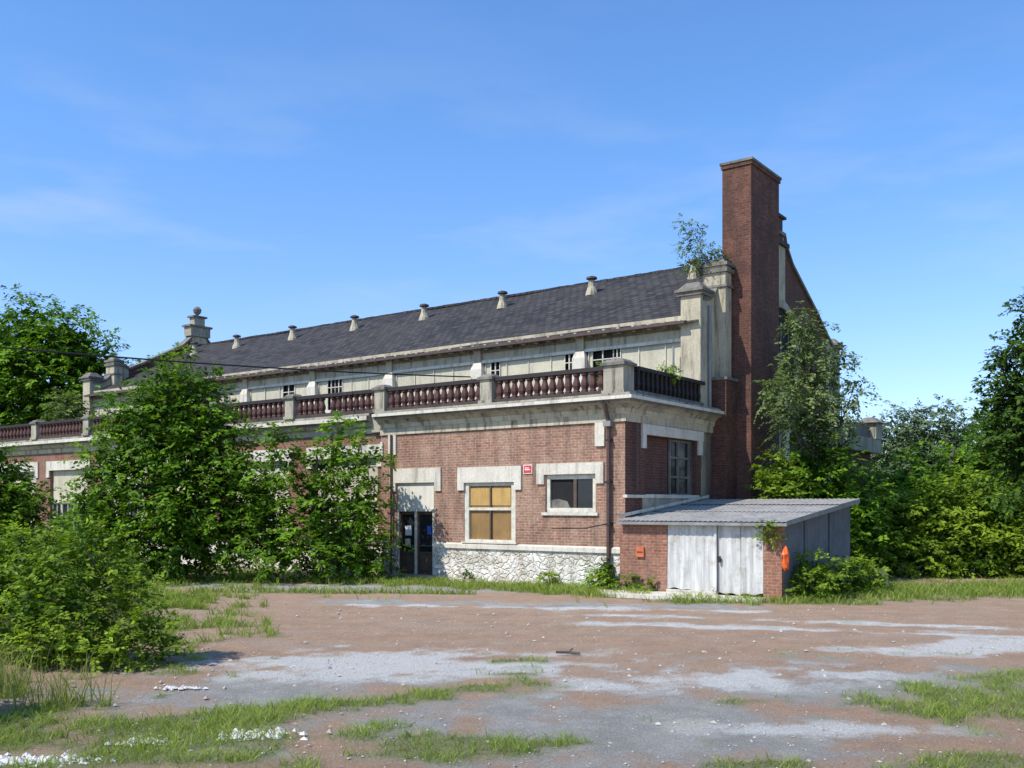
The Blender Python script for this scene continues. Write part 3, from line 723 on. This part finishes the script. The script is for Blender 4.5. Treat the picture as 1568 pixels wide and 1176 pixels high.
x,y,_=W(.1,2.4); tree('weed_on_balustrade',(x,y,5.1),[(x,y,5.95,.2),(x+.25,y,5.9,.16)],'bright',k=.5,seed=43,trunk=.01)
x,y,_=W(-4.0,-.4); tree('climbing_weed',(x,y,1.2),[(x,y,1.7,.2),(x+.15,y,1.5,.15)],'bright',k=.5,seed=44,trunk=.01)
for i,(u,v,R) in enumerate(((.55,-.35,.36),(.35,-.6,.26),(-.4,-.5,.2),(2.2,-.35,.2),(5.1,-.3,.16),(8.9,-.6,.4),(-.9,-.55,.15))):
    x,y,_=W(u,v); tree('wall_base_weed',(x,y,0),[(x,y,R*.8,R),(x+.1,y,R*1.8,R*.55)],'bright' if i%2 else 'green',k=.6,seed=50+i,trunk=.01)
lob=[]
g=np.random.default_rng(3)
for i in range(70):
    X=-130+i*4.2+g.normal(0,1); lob.append((X,105+g.normal(0,5),g.uniform(3,6.0),g.uniform(3,4.2)))
tree('distant_tree_belt',(0,105,0),lob,'dark',k=4,m=9,seed=60,trunk=0,dens=14)
lob=[(28+2.6*i,48+1.2*i+g.normal(0,1),g.uniform(2,4.0),g.uniform(2,3)) for i in range(12)]+[(-36-3*i,44+2*i,g.uniform(2,7),3.2) for i in range(10)]
tree('hedge_row',(0,48,0),lob,'green',k=2,m=9,seed=61,trunk=0,dens=16)

# ------------------------------------------------------------------ ground
def vn(x,y,sc,seed):
    g=np.random.default_rng(seed).random((128,128)); X=x/sc+500; Yy=y/sc+500
    xi=np.floor(X).astype(int); yi=np.floor(Yy).astype(int); fx=X-xi; fy=Yy-yi
    fx=fx*fx*(3-2*fx); fy=fy*fy*(3-2*fy)
    a=g[xi%128,yi%128]; b=g[(xi+1)%128,yi%128]; c_=g[xi%128,(yi+1)%128]; d_=g[(xi+1)%128,(yi+1)%128]
    return a*(1-fx)*(1-fy)+b*fx*(1-fy)+c_*(1-fx)*fy+d_*fx*fy
def fbm(x,y,sc,seed): return .5*vn(x,y,sc,seed)+.25*vn(x,y,sc/2,seed+1)+.15*vn(x,y,sc/4,seed+2)+.1*vn(x,y,sc/8,seed+3)
def ell(x,y,cx,cy,rx,ry,a=0):
    c_,s_=math.cos(a),math.sin(a); dx=x-cx; dy=y-cy
    return 1-np.sqrt(((dx*c_+dy*s_)/rx)**2+((-dx*s_+dy*c_)/ry)**2)
def cap(x,y,x0,y0,x1,y1,r):
    dx,dy=x1-x0,y1-y0; t_=np.clip(((x-x0)*dx+(y-y0)*dy)/(dx*dx+dy*dy),0,1)
    return 1-np.hypot(x-x0-t_*dx,y-y0-t_*dy)/r
def sm(v,a,b): t_=np.clip((v-a)/(b-a),0,1); return t_*t_*(3-2*t_)
def masks(x,y):
    n=fbm(x,y,1.6,10)-.5; n2=fbm(x,y,.45,20)-.5
    def S(v,am=1.6,soft=.9): return sm(v+n*am+n2*2.0,-soft*.4,soft*.9)
    gr=np.zeros_like(x)
    for v in (ell(x,y,-8.9,15,4.0,6.0),ell(x,y,-12,22,5.0,6),ell(x,y,-5.4,9.4,1.9,1.7)): gr=np.maximum(gr,S(v,.8,.5))
    for v in (cap(x,y,-3.8,9.6,.1,11.9,.6),ell(x,y,-.6,8.8,1.2,.6),ell(x,y,-3,8.6,2.2,1.0),ell(x,y,5.2,10.6,2.1,1.3,.2),ell(x,y,2.7,10.9,.6,.38),
              ell(x,y,0,13.8,.6,.25),ell(x,y,4.4,8.3,1.3,.5),ell(x,y,-4.2,12.7,.5,.3),ell(x,y,7.4,12.4,1.4,.4),ell(x,y,2.2,8.2,.8,.25)): gr=np.maximum(gr,S(v)*.88)
    for v in (cap(x,y,-11,28.3,-3,27.7,.8),cap(x,y,-2.5,27.5,2.4,24.3,1.1),cap(x,y,3.6,22.4,8,21.7,.6),cap(x,y,8.5,24.1,20,28,2.2),cap(x,y,-8,24.8,-1,24.2,.3)): gr=np.maximum(gr,S(v,1.1,.7)*.9)
    gr=np.maximum(gr,sm(y+n*3,29.5,32)); gr=np.maximum(gr,sm(-y,-5.5,-4)); gr=np.maximum(gr,sm(np.abs(x),18,22))
    gr=np.maximum(gr,.4*sm(n2+n*.8,.2,.34))
    wh=np.zeros_like(x)
    for v in (ell(x,y,-2.0,13.6,3.0,1.7,-.05)*1.2,ell(x,y,2.3,12.2,2.6,1.0,.1),ell(x,y,7.6,15.2,2.4,.9,.1)*1.2,cap(x,y,-3.5,21.6,5,20.3,.3)*.6,ell(x,y,-2.6,8.6,1.4,.35),ell(x,y,-4.4,8.2,.8,.25),ell(x,y,3.4,9.6,1.5,.4),
              cap(x,y,1,19.8,12,16.6,.22)*.4,cap(x,y,1.5,18.2,12,15.4,.22)*.4): wh=np.maximum(wh,S(v,1.5,1.0))
    gy=np.zeros_like(x)
    for v in (ell(x,y,1.2,9.6,3.2,2.3),ell(x,y,-2.4,11.2,3.8,1.8),ell(x,y,3.5,11.7,3.8,1.7),cap(x,y,-9,26.9,0,25.4,1.0),cap(x,y,-4,22.3,4.5,21.0,.7)): gy=np.maximum(gy,S(v,1.3,1.0))
    return gr,wh,gy
def axis(a,b,step,far,n=26):
    mid=np.arange(a,b,step); lo=a-np.geomspace(step,far,n); hi=mid[-1]+np.geomspace(step,far,n)
    return np.concatenate([lo[::-1],mid,hi])
ax_=axis(-12,14,.07,2500); ay_=axis(6.5,30,.07,2500)
GX,GY=np.meshgrid(ax_,ay_,indexing='ij'); x=GX.ravel(); y=GY.ravel()
gr,wh,gy=masks(x,y)
near=(np.abs(x)<25)&(y<40)&(y>0)
z=np.where(near,.05*(fbm(x,y,2.5,40)-.5)+.035*(fbm(x,y,.35,44)-.5)+.03*gr*fbm(x,y,.6,50),0)
nxx,nyy=len(ax_),len(ay_)
me=bpy.data.meshes.new('ground')
co=np.stack([x,y,z],1)
idx=np.arange(nxx*nyy).reshape(nxx,nyy)
F=np.stack([idx[:-1,:-1],idx[1:,:-1],idx[1:,1:],idx[:-1,1:]],-1).reshape(-1,4)
me.vertices.add(len(co)); me.vertices.foreach_set('co',co.astype(np.float32).ravel())
me.loops.add(F.size); me.loops.foreach_set('vertex_index',F.ravel().astype(np.int32))
me.polygons.add(len(F)); me.polygons.foreach_set('loop_start',np.arange(0,F.size,4,dtype=np.int32)); me.polygons.foreach_set('loop_total',np.full(len(F),4,dtype=np.int32))
me.polygons.foreach_set('use_smooth',np.ones(len(F),dtype=bool))
for nm,arr in (('grass',gr),('white',wh),('grey',gy)):
    a=me.attributes.new(nm,'FLOAT','POINT'); a.data.foreach_set('value',arr.astype(np.float32))
me.update(calc_edges=True)
gob=bpy.data.objects.new('ground',me); COL.objects.link(gob)
m,nt,b,o=new_mat('gravel_and_grass_ground')
tc=N(nt,'ShaderNodeTexCoord').outputs['Object']
A_=lambda n_: N(nt,'ShaderNodeAttribute',attribute_name=n_).outputs['Fac']
fine=noise(nt,tc,18,8,.85); med=noise(nt,tc,1.6,9,.75); vf=noise(nt,tc,60,4,.8)
redc=mix(nt,ramp(nt,med,.38,.62),(.49,.315,.205),(.37,.245,.165))
redc=mix(nt,ramp(nt,noise(nt,mapping(nt,tc,(.35,1.2,1)),1.0,8,.75),.45,.65,(0,0,0),(.5,)*3),redc,(.45,.37,.28))
greyc=mix(nt,ramp(nt,med,.4,.6),(.33,.31,.275),(.43,.405,.36))
whitec=mix(nt,ramp(nt,fine,.35,.6),(.54,.51,.455),(.72,.685,.62))
grassc=mix(nt,ramp(nt,fine,.35,.65),(.15,.19,.055),(.32,.275,.15))
def edge(att,hi=.95,famt=1.6,mamt=.8):
    m1=N(nt,'ShaderNodeMath',operation='MULTIPLY_ADD'); nt.links.new(fine,m1.inputs[0]); m1.inputs[1].default_value=famt; nt.links.new(att,m1.inputs[2])
    m2=N(nt,'ShaderNodeMath',operation='MULTIPLY_ADD'); nt.links.new(med,m2.inputs[0]); m2.inputs[1].default_value=mamt; nt.links.new(m1.outputs[0],m2.inputs[2])
    mr=N(nt,'ShaderNodeMapRange'); nt.links.new(m2.outputs[0],mr.inputs[0]); c0=(famt+mamt)*.5
    mr.inputs[1].default_value=c0+.15; mr.inputs[2].default_value=c0+hi; mr.inputs[3].default_value=0; mr.inputs[4].default_value=1
    return mr.outputs[0]
base=mix(nt,edge(A_('grey'),.8),redc,greyc)
base=mix(nt,edge(A_('white'),.8),base,whitec)
base=mix(nt,edge(A_('grass'),.9,2.2),base,grassc)
sp=mix(nt,1.0,base,ramp(nt,vf,.3,.7,(.5,)*3,(1.45,)*3),'MULTIPLY')
vo=N(nt,'ShaderNodeTexVoronoi'); vo.inputs['Scale'].default_value=22; nt.links.new(tc,vo.inputs['Vector'])
sp=mix(nt,ramp(nt,vo.outputs['Distance'],.12,.24,(.55,)*3,(0,0,0)),sp,(.55,.50,.43))
nt.links.new(sp,b.inputs['Base Color']); b.inputs['Roughness'].default_value=.95; b.inputs['Specular IOR Level'].default_value=.1
bump(nt,b,fine,1.0,.05)
me.materials.append(m)

def blades(name,n,x0,x1,y0,y1,h0,h1,wd,mat,seed,thr=.5,extra=None,bend=.5):
    g=np.random.default_rng(seed)
    x=g.uniform(x0,x1,n); y=g.uniform(y0,y1,n)
    gr,_,_=masks(x,y)
    cl=fbm(x,y,.3,77)+.35*fbm(x,y,1.2,80); tuft=vn(x,y,.07,90)
    keep=(gr*(cl+.2)*(.55+.9*tuft)>thr*g.uniform(.7,1.6,n))
    if extra is not None: keep&=extra(x,y)
    rx=x-CX; ry=y-CY; u=-.805*rx+.594*ry; v=.594*rx+.805*ry
    keep&=~((u>-.02)&(u<33)&(v>-.05)&(v<21.5)); keep&=~((u>-4.5)&(u<.1)&(v>-.5)&(v<5))
    x=x[keep];y=y[keep];cl=cl[keep];n=len(x)
    h=g.uniform(h0,h1,n)*(.4+cl); a=g.uniform(0,6.28,n); w_=wd*g.uniform(.6,1.4,n)
    dx,dy=np.cos(a),np.sin(a); lx,ly=g.normal(0,bend,n)*h,g.normal(0,bend,n)*h
    z0=np.full(n,-.01)
    P=lambda ox,oy,oz: np.stack([x+ox,y+oy,oz],1)
    V1=np.stack([P(-dx*w_,-dy*w_,z0),P(dx*w_,dy*w_,z0),P(lx*.4+dx*w_*.8,ly*.4+dy*w_*.8,h*.6),P(lx*.4-dx*w_*.8,ly*.4-dy*w_*.8,h*.6)],1)
    V2=np.stack([P(lx*.4-dx*w_*.8,ly*.4-dy*w_*.8,h*.6),P(lx*.4+dx*w_*.8,ly*.4+dy*w_*.8,h*.6),P(lx+dx*w_*.15,ly+dy*w_*.15,h),P(lx-dx*w_*.15,ly-dy*w_*.15,h)],1)
    sh=np.clip(.45+.9*(cl-.6)+g.normal(0,.25,n),0,1)
    return quads_mesh(name,np.concatenate([V1,V2]),np.concatenate([sh,sh]),L[mat])
blades('grass_tufts',270000,-8,9,7.5,15.5,.025,.10,.0035,'grass',1,.56,None,.9)
blades('grass_verge',150000,-14,20,20.5,31,.06,.2,.009,'grass',2,.5,None,.7)
blades('grass_margin',40000,-12,-4,15,23,.05,.2,.007,'grass',5,.45,None,.7)
blades('tall_grass',50000,-12,-4.4,10.3,24,.12,.45,.0055,'dry',3,.5,lambda x,y:(x<-.37*y-.3),.4)

def stones(name,x,y,sz,seed,mat):
    g=np.random.default_rng(seed); n=len(x)
    oct_=np.array([[1,0,0],[0,1,0],[-1,0,0],[0,-1,0],[0,0,1],[0,0,-.6]],float)
    rot=g.uniform(0,6.28,n); jit=g.uniform(.6,1.3,(n,6,1))
    base_=oct_[None]*jit*sz[:,None,None]; base_[...,2]*=.65
    cs,sn=np.cos(rot)[:,None],np.sin(rot)[:,None]
    px=base_[...,0]*cs-base_[...,1]*sn+x[:,None]; py=base_[...,0]*sn+base_[...,1]*cs+y[:,None]; pz=base_[...,2]+.008
    Vv=np.stack([px,py,pz],-1).reshape(-1,3)
    tf=np.array([[0,1,4],[1,2,4],[2,3,4],[3,0,4],[1,0,5],[2,1,5],[3,2,5],[0,3,5]])
    F=(tf[None]+(np.arange(n)*6)[:,None,None]).reshape(-1,3)
    me=bpy.data.meshes.new(name); me.from_pydata(Vv.tolist(),[],F.tolist()); me.materials.append(mat)
    COL.objects.link(bpy.data.objects.new(name,me))
g=np.random.default_rng(9); n=13000
x=g.uniform(-8,9,n); y=8+g.random(n)**1.3*14; gr,wh,gy=masks(x,y)
rx=x-CX; ry=y-CY; v=.594*rx+.805*ry
keep=(g.random(n)<.35+.65*wh)&(v<-1); x=x[keep];y=y[keep]; n=len(x)
stones('loose_stones',x,y,.007+.016*g.random(n)**3+(g.random(n)<.025)*.03,1,weathered('pale_stone',(.60,.56,.48),(.34,.29,.24),3,.2))
# heaps of pale rubble half hidden in the grass
X_=[];Y_=[]
for cx_,cy_,rx_,ry_,q_ in ((-4.1,8.35,.55,.16,260),(-2.45,9.3,.35,.2,150),(-3.4,9.0,.3,.12,70),(-4.0,11.7,.25,.1,60),(5.8,9.4,.5,.2,90),(-9.0,28.2,.5,.2,60),(3.8,23.2,.5,.2,80)):
    X_.append(g.normal(cx_,rx_*.5,q_)); Y_.append(g.normal(cy_,ry_*.5,q_))
X_=np.concatenate(X_);Y_=np.concatenate(Y_)
stones('rubble_heap',X_,Y_,.012+.045*g.random(len(X_))**2.2,2,weathered('white_rubble',(.78,.75,.68),(.60,.56,.50),4,.15))

# ------------------------------------------------------------------ light, sky, camera
el=math.radians(50); sh_=Vector((-.862,-.507,0)).normalized()
sv=Vector((sh_.x*math.cos(el),sh_.y*math.cos(el),math.sin(el)))
sd=bpy.data.lights.new('sun','SUN'); sd.energy=5.0; sd.angle=math.radians(.5); sd.color=(1,.965,.89)
so=bpy.data.objects.new('sun',sd); so.rotation_euler=(-sv).to_track_quat('-Z','Y').to_euler(); so.location=(-20,-10,30); COL.objects.link(so)
wd=bpy.data.worlds.new('World'); scene.world=wd; wd.use_nodes=True; nt=wd.node_tree
for n_ in list(nt.nodes): nt.nodes.remove(n_)
wo=nt.nodes.new('ShaderNodeOutputWorld'); bg=nt.nodes.new('ShaderNodeBackground'); nt.links.new(bg.outputs[0],wo.inputs[0])
sk=nt.nodes.new('ShaderNodeTexSky'); sk.sky_type='NISHITA'; sk.sun_disc=False; sk.sun_elevation=el; sk.sun_rotation=math.atan2(sh_.x,sh_.y)
sk.air_density=1.0; sk.dust_density=.3; sk.ozone_density=2.0
tc=N(nt,'ShaderNodeTexCoord').outputs['Generated']
sx=N(nt,'ShaderNodeSeparateXYZ'); nt.links.new(tc,sx.inputs[0])
gain=mix(nt,ramp(nt,sx.outputs[2],.05,.36),(1.08,1.17,1.58),(.88,1.27,1.68))
col=mix(nt,1.0,sk.outputs[0],gain,'MULTIPLY')
cn=noise(nt,mapping(nt,tc,(2.2,2.2,9)),1.6,8,.55)
f=ramp(nt,cn,.50,.72)
band=mix(nt,1.0,ramp(nt,sx.outputs[2],.14,.24),ramp(nt,sx.outputs[2],.28,.42,(1,1,1),(.10,)*3),'MULTIPLY')
f=mix(nt,1.0,mix(nt,1.0,f,band,'MULTIPLY'),(.34,)*3,'MULTIPLY')
col=mix(nt,f,col,(4.8,5.4,6.0))
nt.links.new(col,bg.inputs[0]); bg.inputs[1].default_value=.142
cd=bpy.data.cameras.new('camera'); cam=bpy.data.objects.new('camera',cd); COL.objects.link(cam)
cd.sensor_width=36; cd.lens=36*1486/1568; cd.shift_y=187/1568; cd.clip_end=6000; cd.clip_start=.1
cam.location=(0,0,2.2); cam.rotation_euler=(math.radians(90),0,0); scene.camera=cam
scene.view_settings.view_transform='Standard'; scene.view_settings.look='None'; scene.view_settings.exposure=0
